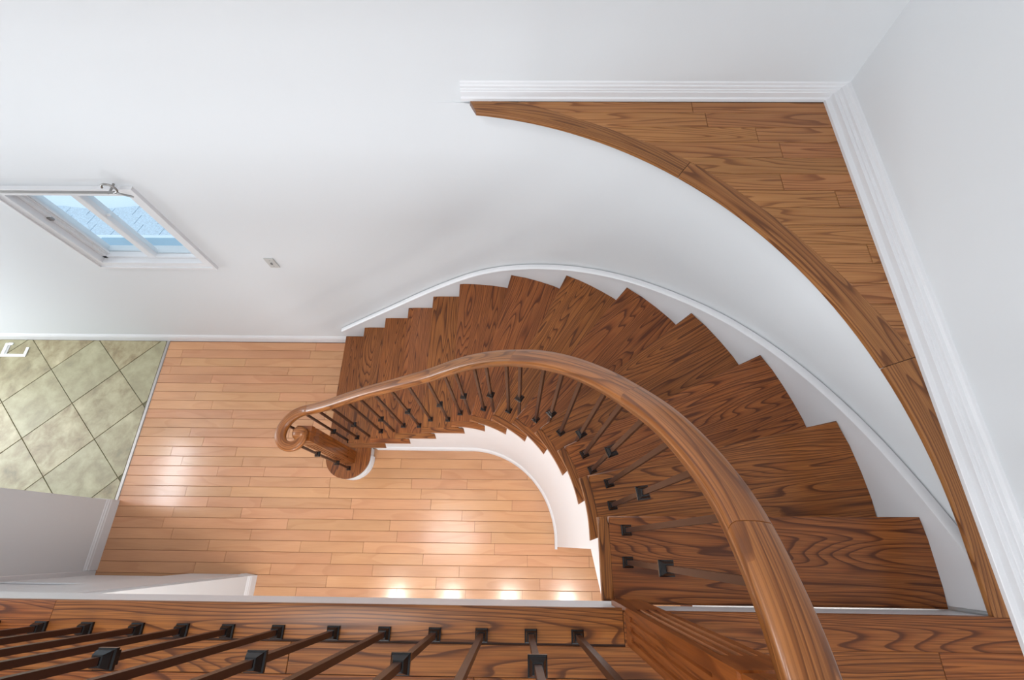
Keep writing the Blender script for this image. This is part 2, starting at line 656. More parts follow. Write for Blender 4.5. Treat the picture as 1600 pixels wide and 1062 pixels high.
# ------------------------------------------------------------------ baseboards
BB_LOW = [(0, 0), (.014, 0), (.014, .062), (.011, .068), (.011, .078), (.006, .084), (.004, .092), (0, .096)]
BB_UP = [(0, 0), (.022, 0), (.022, .016), (.016, .024), (.016, .052), (.0125, .056), (.0125, .064), (.009, .068), (.009, .082),
         (.005, .088), (.004, .1), (0, .106)]
BB_UP = [(d, z * .79) for d, z in BB_UP]
BB_LOW = [(d, z * 1.28) for d, z in BB_LOW]
# lateral is to the right of travel: walk the back wall towards -x so the room (y<) lies to the left -> negative
struct(sweep('baseboard_back', [(X_LEFT, Y_WALL, 0), (-1.60, Y_WALL, 0)], BB_LOW, M['trim'], smooth=False), 'white baseboard of the lower hall')
struct(sweep('baseboard_ledge', [(-0.255, Y_WALL, F2), (X_WALL, Y_WALL, F2), (X_WALL, -4.3, F2)], BB_UP, M['trim'], smooth=False),
       'white moulded baseboard around the ledge')
struct(sweep('baseboard_stub', [(ST_X, -0.232, 0), (ST_X, 0.302, 0), (ST_X - .14, .302, 0)], BB_LOW, M['trim'], smooth=False), 'white baseboard of the wall stub')
struct(sweep('baseboard_pier', [(-2.17, -0.252, 0), (PX1, -0.252, 0), (PX1, -1.6, 0)][::-1], BB_LOW, M['trim'], smooth=False),
       'white baseboard of the pier')
# corner casing of the stub and closet door
struct(box('trim_3', ST_X - .15, ST_X + .012, -0.30, -0.235, 0, 2.13, M['trim'], bev=.004), 'white door casing at the corner of the stub')
struct(box('trim_4', PX0, PX1 - .08, -0.262, -0.246, 0, 2.13, M['trim'], bev=.004), 'white door casing on the pier')
door = struct(box('door_1', ST_X + .013, PX0, -0.30, -0.268, 0.004, F2 - .311, M['trim']), 'white panelled closet door')
for zz0, zz1 in ((.15, .9), (1.05, 1.95)):
    box('door_panel', ST_X + .12, PX0 - .12, -0.268, -0.258, zz0, zz1, M['trim'], door, bev=.008)

# ------------------------------------------------------------------ upper ledge and landing floors
up = struct(prism('floor_upper', arc(.16, HP, 1.72, .05) + [(1.32, Y_EDGE - .03), (X_WALL, Y_EDGE - .03), (X_WALL, Y_WALL), (-.12, Y_WALL)],
                  F2 - .021, F2 - .004, M['joint']), 'stained oak floor of the upper ledge and landing')
bo_t = [0.06, .209, .36, .503, .67, .836, .984, 1.13, 1.31, 1.45, HP]
bo_r = [1.80, 1.795, 1.771, 1.772, 1.788, 1.786, 1.791, 1.806, 1.84, 1.86, 1.86]


def r_border(t):
    for i in range(len(bo_t) - 1):
        if t <= bo_t[i + 1]:
            k = max(0, (t - bo_t[i]) / (bo_t[i + 1] - bo_t[i]))
            return bo_r[i] + k * (bo_r[i + 1] - bo_r[i])
    return bo_r[-1]


def border_x(y):
    # x of the outer edge of the curved border at this y (right half)
    lo, hi = 0.0, HP
    for _ in range(30):
        md = (lo + hi) / 2
        if CY + r_border(md) * math.cos(md) > y:
            lo = md
        else:
            hi = md
    return CX + r_border(lo) * math.sin(lo)


LJ = {-1: [0.751], 0: [0.801], 1: [0.999], 2: [1.082], 4: [1.05], 5: [1.247], 8: [1.3]}
XB = X_WALL - .022
for n in range(-1, 17):
    y1 = 1.7165 - .084 * n
    y0 = y1 - .084
    y1 = min(y1, Y_WALL - .022)
    g = .0008
    ys = [y0 + g + (y1 - y0 - 2 * g) * k / 5 for k in range(6)]
    left = [(min(border_x(y) + .001, XB), y) for y in ys]
    if left[0][0] >= XB - .004 and left[-1][0] >= XB - .004:
        continue
    xs = [None] + [x for x in LJ.get(n, []) if x > left[0][0] + .05] + [XB]
    for a_, b_ in zip(xs[:-1], xs[1:]):
        if a_ is None:
            poly = [(b_ - g, ys[0]), (b_ - g, ys[-1])] + left[::-1]
        else:
            poly = [(a_ + g, ys[0]), (b_ - g, ys[0]), (b_ - g, ys[-1]), (a_ + g, ys[-1])]
        poly = clip_poly(poly, 1, 0, XB)
        if len(poly) < 3:
            continue
        prism('plank', poly, F2 - .004, F2 + random.uniform(-.0003, .0003), M['ledge'], up, .0012)

# curved border boards with a rounded lip (sections meet at butt joints)
T_L = [0.125, 0.663, 1.2575, HP + 0.196]
LIP = 1.700
for k in range(3):
    t0, t1 = T_L[k] + .0006, T_L[k + 1] - .0006
    n = max(6, int((t1 - t0) / .035))
    bm = bmesh.new()
    lay = bm.loops.layers.uv.verify()
    rings = []
    for i in range(n + 1):
        t = t0 + (t1 - t0) * i / n
        ro = r_border(t)
        # stay clear of the wall baseboards
        x_, y_ = plan(t, ro)
        while (x_ > XB or y_ > Y_WALL - .022) and ro > LIP + .02:
            ro -= .001
            x_, y_ = plan(t, ro)
        skew = 0.0
        sec = [(ro, -.004), (ro, 0), (LIP + .006, 0), (LIP + .0015, -.002), (LIP, -.006), (LIP, -.018), (LIP + .003, -.022), (LIP + .07, -.022)]
        row = []
        for r_, z_ in sec:
            tt = t
            if k == 0 and i == 0:
                tt = t + (LIP - r_) * 0.33      # slanted end cut against the wall
            x_, y_ = plan(tt, r_)
            row.append((bm.verts.new((x_, min(y_, Y_WALL - .02), F2 + z_)), (t * 1.74, r_ * 1.0 + z_)))
        rings.append(row)
    m_ = len(rings[0])
    for i in range(n):
        for j in range(m_):
            j2 = (j + 1) % m_
            q = (rings[i][j], rings[i][j2], rings[i + 1][j2], rings[i + 1][j])
            f_ = bm.faces.new([v for v, _ in q])
            for lp, (_, uvc) in zip(f_.loops, q):
                lp[lay].uv = uvc
    bm.faces.new([v for v, _ in rings[0]][::-1])
    bm.faces.new([v for v, _ in rings[-1]])
    autosmooth(link_bm('border_board', bm, M['border'], up, 'keep'), 35)

# landing edge: nosing board and planks behind it
lb = struct(box('floor_landing', X_LEFT, X_WALL, -4.4, Y_EDGE - .028, F2 - .021, F2 - .004, M['joint']), 'stained oak landing floor')
NPROF = [(-.084, -.004), (-.084, 0), (-.006, 0), (-.0015, -.002), (0, -.006), (0, -.017), (-.003, -.021), (-.03, -.021)]
EXL = [-5.78, -3.1, -1.27, 0.295]
EXR = [0.295, 1.374]
for a_, b_, yo in [(EXL[i], EXL[i + 1], 0.004) for i in range(3)] + [(EXR[0], EXR[1], -0.002)]:
    # travel +x: right of travel is -y, so the lip (lateral 0) faces +y
    pr_ = [(-l, z) for l, z in NPROF]
    sweep('nosing_board', [(a_ + .0006, Y_EDGE + yo, F2), (b_ - .0006, Y_EDGE + yo, F2)], pr_, M['tread'], lb)
rows = [(-.245, -.318), (-.318, -.402), (-.402, -.486), (-.486, -.570), (-.570, -.654), (-.654, -.738)] + [(-.738 - .084 * q, -.822 - .084 * q) for q in range(12)]
for k, (ya, yb) in enumerate(rows):
    xs = [-5.78, -4.3]
    x = -3.4 + .37 * k
    while x < 1.2:
        xs.append(x)
        x += random.uniform(.55, 1.25)
    xs.append(1.373)
    for a_, b_ in zip(xs[:-1], xs[1:]):
        prism('plank', [(a_ + .0008, yb + .0008), (b_ - .0008, yb + .0008), (b_ - .0008, ya - .0008), (a_ + .0008, ya - .0008)],
              F2 - .004, F2 + random.uniform(-.0003, .0003), M['tread'], lb, .0012)

# ------------------------------------------------------------------ staircase
ST = thing('curved_staircase', 'curved oak staircase with dark stained treads, white risers and white curved stringer', 'staircase', (-0.4, 0.75, 0))
A = {1: (-1.607, 1.743), 2: (-1.372, 1.743), 3: (-1.133, 1.743), 4: (-0.894, 1.743), 5: (-0.659, 1.743), 6: (-0.430, 1.743), 7: (-0.046, 1.734),
     8: (0.320, 1.620), 9: (0.655, 1.421), 10: (0.935, 1.153), 11: (1.146, 0.834), 12: (1.287, 0.473), 13: (1.345, 0.101)}
Cn = {1: (-1.607, .71), 2: (-1.366, .71), 3: (-1.131, .71), 4: (-0.892, .71), 5: (-0.661, .71), 6: (-0.430, .706), 7: (-0.288, .696),
      8: (-0.139, .673), 9: (-0.018, .595), 10: (0.091, .498), 11: (0.174, .374), 12: (0.259, .242), 13: (0.281, .089)}
Dn = {1: (-1.23, .71), 2: (-1.053, .71), 3: (-.815, .71), 4: (-.587, .71), 5: (-.357, .709), 6: (-.205, .676), 7: (-.061, .62), 8: (.048, .533),
      9: (.142, .43), 10: (.217, .299), 11: (.256, .156), 12: (.275, .017), 13: (.285, -.158)}
tA = {k: t_of(A[k]) for k in A}
tC = {k: t_of(Cn[k]) for k in Cn}
tD = {k: t_of(Dn[k]) for k in Dn}
tD[12] = HP + .014
tA[14] = tC[14] = HP + (CY - Y_EDGE) + .002
R_MAIN = R_IN + .034
TH = .027


def ov(t, d, R):
    """advance d metres along the walking line at radius R"""
    return t + (d / R if 0 <= t <= HP else d)


for k in range(1, 14):
    z1 = k * RISE
    z0 = z1 - TH
    dout, din = (.03, .03) if k < 13 else (0, 0)
    ta0, ta1 = tA[k], ov(tA[k + 1], dout, R_SKIRT)
    tc0, tc1 = tC[k], ov(tC[k + 1], din, R_MAIN)
    if k == 13:
        ta1 = tc1 = HP + (CY - Y_EDGE) - .002 + .008
    # grain runs from the inner to the outer end
    pa, pc = plan((ta0 + ta1) / 2, R_SKIRT), plan((tc0 + tc1) / 2, R_MAIN)
    ang = math.atan2(pa[1] - pc[1], pa[0] - pc[0])
    if k == 1:
        bx, by, br = -1.418, .668, .185
        poly = [(-1.603, by)] + [(bx + br * math.cos(a_), by + br * math.sin(a_)) for a_ in [PI + (PI * 1.0) * i / 26 for i in range(1, 27)]]
        poly += [(-1.233, .742)] + [(-1.335, .742), (-1.335, CY + R_SKIRT), (-1.604, CY + R_SKIRT)]
    else:
        poly = arc(ta0, ta1, R_SKIRT) + arc(tc1, tc0, R_MAIN)
    tr = prism('tread', poly, z0, z1, M['tread'], ST, .006, 3, uv_box(ang))
    autosmooth(tr, 32)
    if k > 1:
        # mitred return nosing along the open end, with a small scroll cut at the back
        inner = arc(tC[k], tD[k], R_IN, .05)
        m0 = ov(tC[k], .0, R_MAIN)
        outer = arc(tD[k] - (.012 if k != 13 else 0) / (R_MAIN if 0 < tD[k] < HP else 1), m0, R_MAIN - .0008, .05)
        rn = prism('return_nosing', inner + outer, z0, z1 + .0004, M['tread'], tr, .006, 3, uv_box(ang + HP))
        autosmooth(rn, 32)
        # white scotia under the return
        s0, s1 = ov(tC[k], .03, .7), tD[k] - (.02 / .7 if 0 < tD[k] < HP else .02)
        prism('scotia', arc(s0, s1, R_IN + .018, .06) + arc(s1, s0, R_IN + .062, .06), z0 - .02, z0 - .0005, M['trim'], tr, 0)
# risers
for k in range(1, 15):
    d = .028
    z0, z1 = (k - 1) * RISE, k * RISE - TH
    if k == 1:
        bx, by, br = -1.418, .668, .160
        poly = [(bx + br * math.cos(a_), by + br * math.sin(a_)) for a_ in [PI + PI * i / 20 for i in range(21)]]
        poly += [(-1.258, .76), (-1.30, .76), (-1.578, .76)]
        prism('riser', poly, 0, z1, M['trim'], ST)
        prism('riser', [(-1.578, .761), (-1.56, .761), (-1.56, CY + R_SKIRT), (-1.578, CY + R_SKIRT)], 0, z1, M['trim'], ST)
        sweep('base_moulding', [(bx + .168 * math.cos(a_), by + .168 * math.sin(a_), 0) for a_ in [PI * 1.2 + PI * .85 * i / 16 for i in range(17)]],
              [(-.008, 0), (.006, 0), (.006, .06), (0, .075), (-.008, .075)], M['trim'], ST)
        continue
    if k == 14:
        prism('riser', [(CX + R_MAIN, Y_EDGE - .009), (CX + R_SKIRT, Y_EDGE - .009), (CX + R_SKIRT, Y_EDGE - .026), (CX + R_MAIN, Y_EDGE - .026)],
              z0, F2 - .0225, M['trim'], ST)
        continue
    p = [plan(ov(tC[k], d, .72), .712), plan(ov(tA[k], d, R_SKIRT), R_SKIRT), plan(ov(tA[k], d + .014, R_SKIRT), R_SKIRT), plan(ov(tC[k], d + .014, .72), .712)]
    prism('riser', p, z0 + .0005, z1 - .0005, M['trim'], ST)

# inner curved stringer wall, stepped under the treads
bm = bmesh.new()
R0, R1 = .738, .80
for k in range(2, 14):
    t0 = ov(tC[k], .03, R0)
    t1 = ov(tC[k + 1], .03, R0) if k < 13 else HP + .044
    ins = arc(t0, t1, R0, .04)
    outs = arc(t1, t0, R1, .04)
    prism_bm(ins + outs, 0, k * RISE - TH - .0006, bm=bm)
# bottom piece joining the bullnose
prism_bm([(-1.336, CY + R0), (-1.262, CY + R0), (-1.262, CY + R1), (-1.336, CY + R1)], 0, RISE - TH - .001, bm=bm)
# beyond the end of the wall the stringer only spans to the landing, its soffit rising
yA, yB = CY - .0445, Y_EDGE - .006
topz = 13 * RISE - TH - .001
side = [(yA, 1.917), (-.30, 2.30), (-.30, F2 - .312), (yB, F2 - .312), (yB, topz), (yA, topz)]
va = [bm.verts.new((CX + R0, y, z)) for y, z in side]
vb = [bm.verts.new((CX + R0 + .06, y, z)) for y, z in side]
bm.faces.new(va)
bm.faces.new(vb[::-1])
for i in range(6):
    bm.faces.new((va[i], vb[i], vb[(i + 1) % 6], va[(i + 1) % 6]))
sw = link_bm('stringer_wall', bm, M['trim'], ST)
autosmooth(sw, 25)
# base moulding along the stringer wall
bpath = [(x, y, 0) for x, y in [(-1.225, CY + R0)] + arc(-.8, HP, R0, .05) + [plan(HP + .062, R0)]]
sweep('base_moulding', bpath, [(0, 0), (.014, 0), (.014, .06), (.009, .072), (.004, .085), (0, .09)], M['trim'], ST)

# outer skirt board with its moulded cap
capT = [(-1.205, .313), (-.95, .52), (-.706, .712), (-.281, 1.06), (-.1, 1.185), (0.0, 1.26), (.112, 1.368), (.208, 1.453), (.302, 1.528), (.44, 1.651),
        (.55, 1.745), (.636, 1.823), (.74, 1.908), (.822, 1.978), (.923, 2.085), (1.037, 2.183), (1.142, 2.277), (1.244, 2.364), (1.307, 2.423),
        (1.395, 2.496), (1.483, 2.576), (1.557, 2.643), (HP + .07, 2.69), (HP + .155, 2.715), (HP + .188, 2.72)]
capT = capT[:-3] + [(HP + .07, 2.697), (HP + .128, 2.733), (HP + .188, 2.77)]


def s_of(t):
    return t if t < 0 else (R_SKIRT * t if t <= HP else R_SKIRT * HP + t - HP)


def t_from(s_):
    return s_ if s_ < 0 else (s_ / R_SKIRT if s_ <= R_SKIRT * HP else HP + s_ - R_SKIRT * HP)


tab = [(s_of(t), z) for t, z in capT]
ns = 130
sv = [tab[0][0] + (tab[-1][0] - tab[0][0]) * i / ns for i in range(ns + 1)]


def lookup(tb, x):
    for (a_, za), (b_, zb) in zip(tb[:-1], tb[1:]):
        if x <= b_:
            return za + (zb - za) * (x - a_) / (b_ - a_)
    return tb[-1][1]


zz = [lookup(tab, x) for x in sv]
for _ in range(40):      # even out the pitch line
    zz = [zz[0]] + [(zz[i - 1] + 2 * zz[i] + zz[i + 1]) / 4 for i in range(1, ns)] + [zz[-1]]
cap = [(t_from(x), z) for x, z in zip(sv, zz)]
bm = bmesh.new()
prev = None
for t, z in cap:
    xi, yi = plan(t, R_SKIRT)
    xo, yo = plan(t, R_WALL - .001)
    zl = max(0.0, z - .62)
    zt = min(z, F2 - .024)
    row = [bm.verts.new(v) for v in ((xi, yi, zl), (xi, yi, zt), (xo, yo, zt), (xo, yo, zl))]
    if prev:
        for j in range(4):
            bm.faces.new((prev[j], prev[(j + 1) % 4], row[(j + 1) % 4], row[j]))
    else:
        bm.faces.new(row)
    prev = row
bm.faces.new(prev[::-1])
sk = link_bm('skirt_board', bm, M['trim'], ST)
autosmooth(sk, 30)
capp = [plan(t, R_SKIRT) + (z,) for t, z in cap if z < F2 - .03]
sweep('cap_moulding', capp, [(-.012, .012), (-.009, .014), (.012, .006), (.016, -.003), (.014, -.012), (.009, -.016), (.008, -.024), (0, -.028), (-.012, -.028)] if 0 else
      [(-.022, .010), (-.010, .010), (.004, .006), (.010, 0), (.010, -.008), (.005, -.013), (.005, -.02), (.0005, -.024), (-.0, -.024)],
      M['trim'], sk)

# ------------------------------------------------------------------ stair railing
RL = thing('stair_railing', 'curving oak handrail on dark iron balusters along the open side of the staircase', 'railing', (-1.40, .685, RISE))


def fluted_bm(cx, cy, hw, z0, z1, nfl=3, fw=.013, fd=.006):
    """square shaft with flutes cut into each face"""
    prof = []
    for side in range(4):
        a_ = side * HP
        c, s = math.cos(a_), math.sin(a_)
        loc = [(-hw, -hw)]
        for i in range(nfl):
            x = -hw + 2 * hw * (i + 1) / (nfl + 1)
            loc += [(x - fw / 2, -hw), (x - fw / 3.2, -hw + fd), (x + fw / 3.2, -hw + fd), (x + fw / 2, -hw)]
        prof += [(cx + x * c - y * s, cy + x * s + y * c) for x, y in loc]
    return prism_bm(prof, z0, z1)


def newel(cx, cy, hw, zb, zt, zf0, zf1, parent, label):
    bm = bmesh.new()
    sq_stack_bm([(hw, zb), (hw, zf0)], cx, cy, bm)
    sq_stack_bm([(hw, zf1), (hw, zt - .075), (hw - .004, zt - .072), (hw - .004, zt - .06), (hw, zt - .057), (hw, zt)], cx, cy, bm)
    tmp = fluted_bm(cx, cy, hw, zf0, zf1)
    me = bpy.data.meshes.new('tmp')
    tmp.to_mesh(me)
    tmp.free()
    bm.from_mesh(me)
    bpy.data.meshes.remove(me)
    o_ = link_bm('newel_post', bm, M['newel'], parent, uv_vertical)
    o_['label'] = label
    return o_


newel(-1.402, .656, .050, RISE, 1.141, .38, 1.0, RL, 'fluted oak newel post on the bullnose step under the volute')
newel(.3465, -.1975, .0455, 13 * RISE, 3.53, 2.80, 3.36, RL, 'fluted oak newel post at the landing corner')

RR = .766             # rail line radius
railT = [(-1.0, 1.182), (-.96, 1.20), (-.9, 1.24), (-.8, 1.316), (-.639, 1.457), (-.482, 1.590), (-.357, 1.68), (-.08, 1.885), (0, 1.955), (.12, 2.055), (.306, 2.225), (.545, 2.453), (.694, 2.611),
         (.826, 2.743), (.949, 2.862), (1.044, 2.959), (1.123, 3.029), (1.25, 3.163), (1.365, 3.265), (1.465, 3.35), (1.55, 3.421),
         (HP + .08, 3.495), (HP + .105, 3.514), (HP + .14, 3.535), (HP + .175, 3.551), (HP + .215, 3.562), (HP + .27, 3.566)]


def interp(tab, t):
    if t <= tab[0][0]:
        return tab[0][1]
    for (a_, za), (b_, zb) in zip(tab[:-1], tab[1:]):
        if t <= b_:
            return za + (zb - za) * (t - a_) / (b_ - a_)
    return tab[-1][1]


def rail_pt(t):
    x, y = plan(t, RR)
    if t > 1.2:      # ease over to the newel
        k = min(1, (t - 1.2) / .55)
        x -= .020 * k * k
    return (x, y, interp(railT, t))


# resample + smooth
rt = [-.96 + i * (HP + .27 + .96) / 150 for i in range(151)]
rp_ = [Vector(rail_pt(t)) for t in rt]
for _ in range(10):
    rp_ = [rp_[0]] + [(rp_[i - 1] + 2 * rp_[i] + rp_[i + 1]) / 4 for i in range(1, len(rp_) - 1)] + [rp_[-1]]
RAILP = [(-.021, -.027), (-.025, -.022), (-.026, -.012), (-.030, -.004), (-.033, .004), (-.033, .013), (-.031, .020), (-.026, .0255), (-.013, .028), (0, .0285),
         (.013, .028), (.026, .0255), (.031, .020), (.033, .013), (.033, .004), (.030, -.004), (.026, -.012), (.025, -.022), (.021, -.027)]


def t_idx(t):
    return min(range(len(rt)), key=lambda i: abs(rt[i] - t))


# volute: level spiral that takes up the lower end of the rail
start = rp_[0]
VOL = [(-1.36, .796, 1.20), (-1.395, .795, 1.186), (-1.43, .786, 1.177), (-1.465, .768, 1.172), (-1.498, .738, 1.169), (-1.522, .70, 1.168), (-1.533, .66, 1.168), (-1.532, .625, 1.168),
       (-1.518, .592, 1.168), (-1.492, .569, 1.168), (-1.458, .560, 1.168), (-1.425, .568, 1.168), (-1.402, .590, 1.168), (-1.392, .618, 1.168), (-1.397, .642, 1.168), (-1.410, .650, 1.168)]


def catmull(P, n=5):
    P = [Vector(p) for p in P]
    out = []
    for i in range(len(P) - 1):
        p0, p1, p2, p3 = P[max(i - 1, 0)], P[i], P[i + 1], P[min(i + 2, len(P) - 1)]
        for k in range(n):
            t = k / n
            out.append(0.5 * ((2 * p1) + (p2 - p0) * t + (2 * p0 - 5 * p1 + 4 * p2 - p3) * t * t + (3 * p1 - p0 - 3 * p2 + p3) * t ** 3))
    out.append(P[-1])
    return out


VOL[0] = tuple(rp_[0])
vp = catmull(VOL, 4)
vo = sweep('volute', vp, RAILP, M['rail'], RL, tilt=False, scale=lambda i: 1.0 - .22 * max(0, (i - 44) / 16))
vo['label'] = 'spiral volute at the lower end of the handrail'
eye = link_bm('volute_eye', lathe_bm([(.040, 1.140), (.046, 1.147), (.048, 1.172), (.044, 1.187), (.03, 1.195), (.012, 1.198)], -1.412, .648, 24), M['rail'], vo)
autosmooth(eye, 50)
# handrail in lengths that butt together
SE = [-.96, -.02, .545, 1.15, HP + .015, HP + .27]
ix = [t_idx(t) for t in SE]
ix[0], ix[-1] = 0, len(rt) - 1
for a_, b_ in zip(ix[:-1], ix[1:]):
    pts = [v.copy() for v in rp_[a_:b_ + 1]]
    if a_:
        pts[0] += (pts[1] - pts[0]).normalized() * .0008
    sweep('handrail_section', pts, RAILP, M['rail'], RL, tilt=True)


def rail_under(x, y):
    v = min(rp_, key=lambda p: (p.x - x) ** 2 + (p.y - y) ** 2)
    return v.z - .03


def shoe_levels(z):
    return [(.0165, z), (.0165, z + .007), (.0135, z + .0095), (.0135, z + .013), (.0105, z + .024), (.0095, z + .026)]


def collar_levels(z):
    return [(.0095, z - .026), (.0125, z - .022), (.0125, z - .016), (.0155, z - .012), (.0185, z - .008), (.0185, z - .001), (.0155, z + .002), (.0155, z + .006), (.0105, z + .02), (.0085, z + .022)]


def baluster(x, y, zb, zt, parent, shoe=True, collars=(), lean=0.0, rot=0.0, hw=.0068):
    bm = bmesh.new()
    sq_stack_bm([(hw, 0), (hw, zt - zb)], 0, 0, bm, rot)
    for v in bm.verts:
        v.co.y += lean * v.co.z
    bmesh.ops.translate(bm, verts=bm.verts, vec=(x, y, zb))
    bo = link_bm('baluster', bm, M['bar'], parent, uv_vertical, origin=(x, y, zb))
    if shoe:
        link_bm('base_shoe', sq_stack_bm(shoe_levels(zb), x, y, None, rot), M['shoe'], bo)
    for c in collars:
        link_bm('collar', sq_stack_bm(collar_levels(zb + c), x, y + lean * c, None, rot), M['shoe'], bo)
    return bo


BAL = {2: [(-1.295, .785), (-1.196, .795)], 3: [(-1.051, .795), (-.950, .797)], 4: [(-.835, .796), (-.717, .797)], 5: [(-.60, .797), (-.479, .797)],
       6: [(-.372, .794), (-.308, .788)], 7: [(-.204, .772), (-.142, .755)], 8: [(-.044, .709), (.015, .675)], 9: [(.103, .610), (.162, .560)],
       10: [(.214, .500), (.268, .425)], 11: [(.295, .363), (.325, .297)], 12: [(.355, .220), (.362, .140)], 13: [(.364, .048), (.361, -.047)]}
COLH = {2: .415, 3: .39, 4: .41, 5: .395, 6: .41, 7: .36, 8: .375, 9: .33, 10: .33, 11: .44, 12: .465, 13: .425}
NOSHOE = {2, 3, 6, 7, 8, 9, 10}
for k in BAL:
    zb = k * RISE
    for i, (x, y) in enumerate(BAL[k]):
        t = t_of((x, y))
        rot = -t if 0 < t < HP else (0 if t < 0 else -HP)
        baluster(x, y, zb, rail_under(x, y), RL, not (i == 1 and k in NOSHOE), (COLH[k],) if i == 1 else (), rot=rot)
# balusters of the bullnose step, up to the volute
baluster(-1.425, .792, RISE, 1.147, RL, True, (.385,))
baluster(-1.515, .706, RISE, 1.141, RL, True, ())
baluster(-1.395, .567, RISE, 1.141, RL, True, (.29, .68))

# ------------------------------------------------------------------ balcony railing
BR = thing('balcony_railing', 'straight landing railing of dark iron balusters along the near floor edge', 'railing', (-1.0, -.223, F2))
LEAN = .036
bx = [-1.286 - .132 * i for i in range(14, 0, -1)] + [-1.286, -1.159, -1.021, -.898, -.774, -.638, -.488, -.350, -.214, -.088, .044, .169]
n0 = len(bx) - 12
for i, x in enumerate(bx):
    baluster(x, -.2235, F2, 3.535, BR, True, (.425,) if (i - n0) % 2 == 0 else (), lean=LEAN)
lo = [(X_LEFT + .1, -.194, 3.566), (.30, -.194, 3.566)]
sweep('handrail_section', [(-3.2, -.194, 3.562), (-1.5, -.194, 3.562), (.312, -.194, 3.562)], RAILP, M['rail'], BR)

# ------------------------------------------------------------------ window in the back wall
win = struct(link_bm('window_1', (lambda bm: (
    box_bm(OX0, OX0 + .035, 1.83, 1.90, OZ0, OZ1, bm), box_bm(OX1 - .022, OX1, 1.83, 1.90, OZ0, OZ1, bm),
    box_bm(OX0, OX1, 1.83, 1.90, OZ0, OZ0 + .028, bm), box_bm(OX0, OX1, 1.83, 1.90, OZ1 - .03, OZ1, bm), bm)[-1])(bmesh.new()), M['trim']),
    'white sliding window with two panes high on the back wall')
cs = [(0, 0), (.060, 0), (.060, .012), (.05, .018), (.016, .018), (.010, .012), (0, .012)]
# picture-frame casing
bm = bmesh.new()
for (x0, x1, z0, z1) in ((WX0 + .02, OX0 + .004, WY0 + .02, WY1 - .02), (OX1 - .004, WX1 - .02, WY0 + .02, WY1 - .02), (OX0 + .004, OX1 - .004, WY0 + .02, OZ0 + .004), (OX0 + .004, OX1 - .004, OZ1 - .004, WY1 - .02)):
    box_bm(x0, x1, Y_WALL - .014, Y_WALL, z0, z1, bm)
o = link_bm('casing', bm, M['trim'], win)
bm = bmesh.new()
for (x0, x1, z0, z1) in ((WX0, WX0 + .02, WY0, WY1), (WX1 - .02, WX1, WY0, WY1), (WX0 + .02, WX1 - .02, WY0, WY0 + .02), (WX0 + .02, WX1 - .02, WY1 - .02, WY1)):
    box_bm(x0, x1, Y_WALL - .024, Y_WALL, z0, z1, bm)
link_bm('back_band', bm, M['trim'], win)
# sill/jamb lining
bm = bmesh.new()
box_bm(OX0 - .002, OX0 + .008, Y_WALL - .013, 1.829, OZ0, OZ1, bm)
box_bm(OX1 - .008, OX1 + .002, Y_WALL - .013, 1.829, OZ0, OZ1, bm)
box_bm(OX0 + .008, OX1 - .008, Y_WALL - .013, 1.829, OZ0 - .002, OZ0 + .008, bm)
link_bm('jamb_lining', bm, M['trim'], win)
XM = -2.575
mu = box('mullion', XM - .028, XM + .02, 1.825, 1.895, OZ0 + .02, OZ1 - .02, M['trim'], win, bev=.004)
box('pane', OX0 + .035, XM - .02, 1.872, 1.876, OZ0 + .028, OZ1 - .03, M['glass'], win)
box('pane', XM + .015, OX1 - .022, 1.858, 1.862, OZ0 + .028, OZ1 - .03, M['glass'], win)
bm = bmesh.new()
box_bm(OX0 + .035, OX0 + .047, 1.848, 1.872, OZ0 + .028, OZ1 - .03, bm)
box_bm(OX0 + .05, OX0 + .055, 1.85, 1.86, OZ0 + .028, OZ1 - .03, bm)
link_bm('sash_stile', bm, M['trim'], win)
box('latch', OX0 + .006, OX0 + .036, 1.822, 1.838, 1.83, 1.86, M['metal'], win, bev=.003)
box('latch', XM + .02, XM + .045, 1.838, 1.85, 1.86, 1.875, M['trim'], win, bev=.003)

# curtain rod with curled finial
CR = thing('curtain_rod', 'thin silver curtain rod with a curled finial above the window', 'curtain rod', (-2.55, 1.73, 2.204))
link_bm('rod', tube_bm([(-3.55, 1.73, 2.204), (-2.2, 1.73, 2.204)], .0075, 10), M['metal'], CR)
cur = []
for i in range(22):
    a_ = -HP + 2 * PI * .72 * i / 21
    rr = .034
    cur.append((-2.2 + rr * math.cos(a_), 1.73 - .003, 2.204 + rr + rr * math.sin(a_)))
lp_ = [(-2.20, 1.73, 2.204), (-2.17, 1.722, 2.21), (-2.15, 1.715, 2.206), (-2.12, 1.71, 2.199), (-2.10, 1.712, 2.190), (-2.115, 1.72, 2.188), (-2.14, 1.725, 2.190), (-2.17, 1.73, 2.192), (-2.2, 1.73, 2.198)]
link_bm('finial_scroll', tube_bm(cur, .006, 8), M['metal'], CR, smooth=True)
link_bm('finial_leaf', tube_bm(catmull(lp_, 4), .004, 6), M['metal'], CR, smooth=True)
for x in (-2.24, -3.4):
    link_bm('bracket', tube_bm([(x, 1.73, 2.197), (x, 1.75, 2.19), (x, Y_WALL - .001, 2.19)], .006, 8), M['metal'], CR)

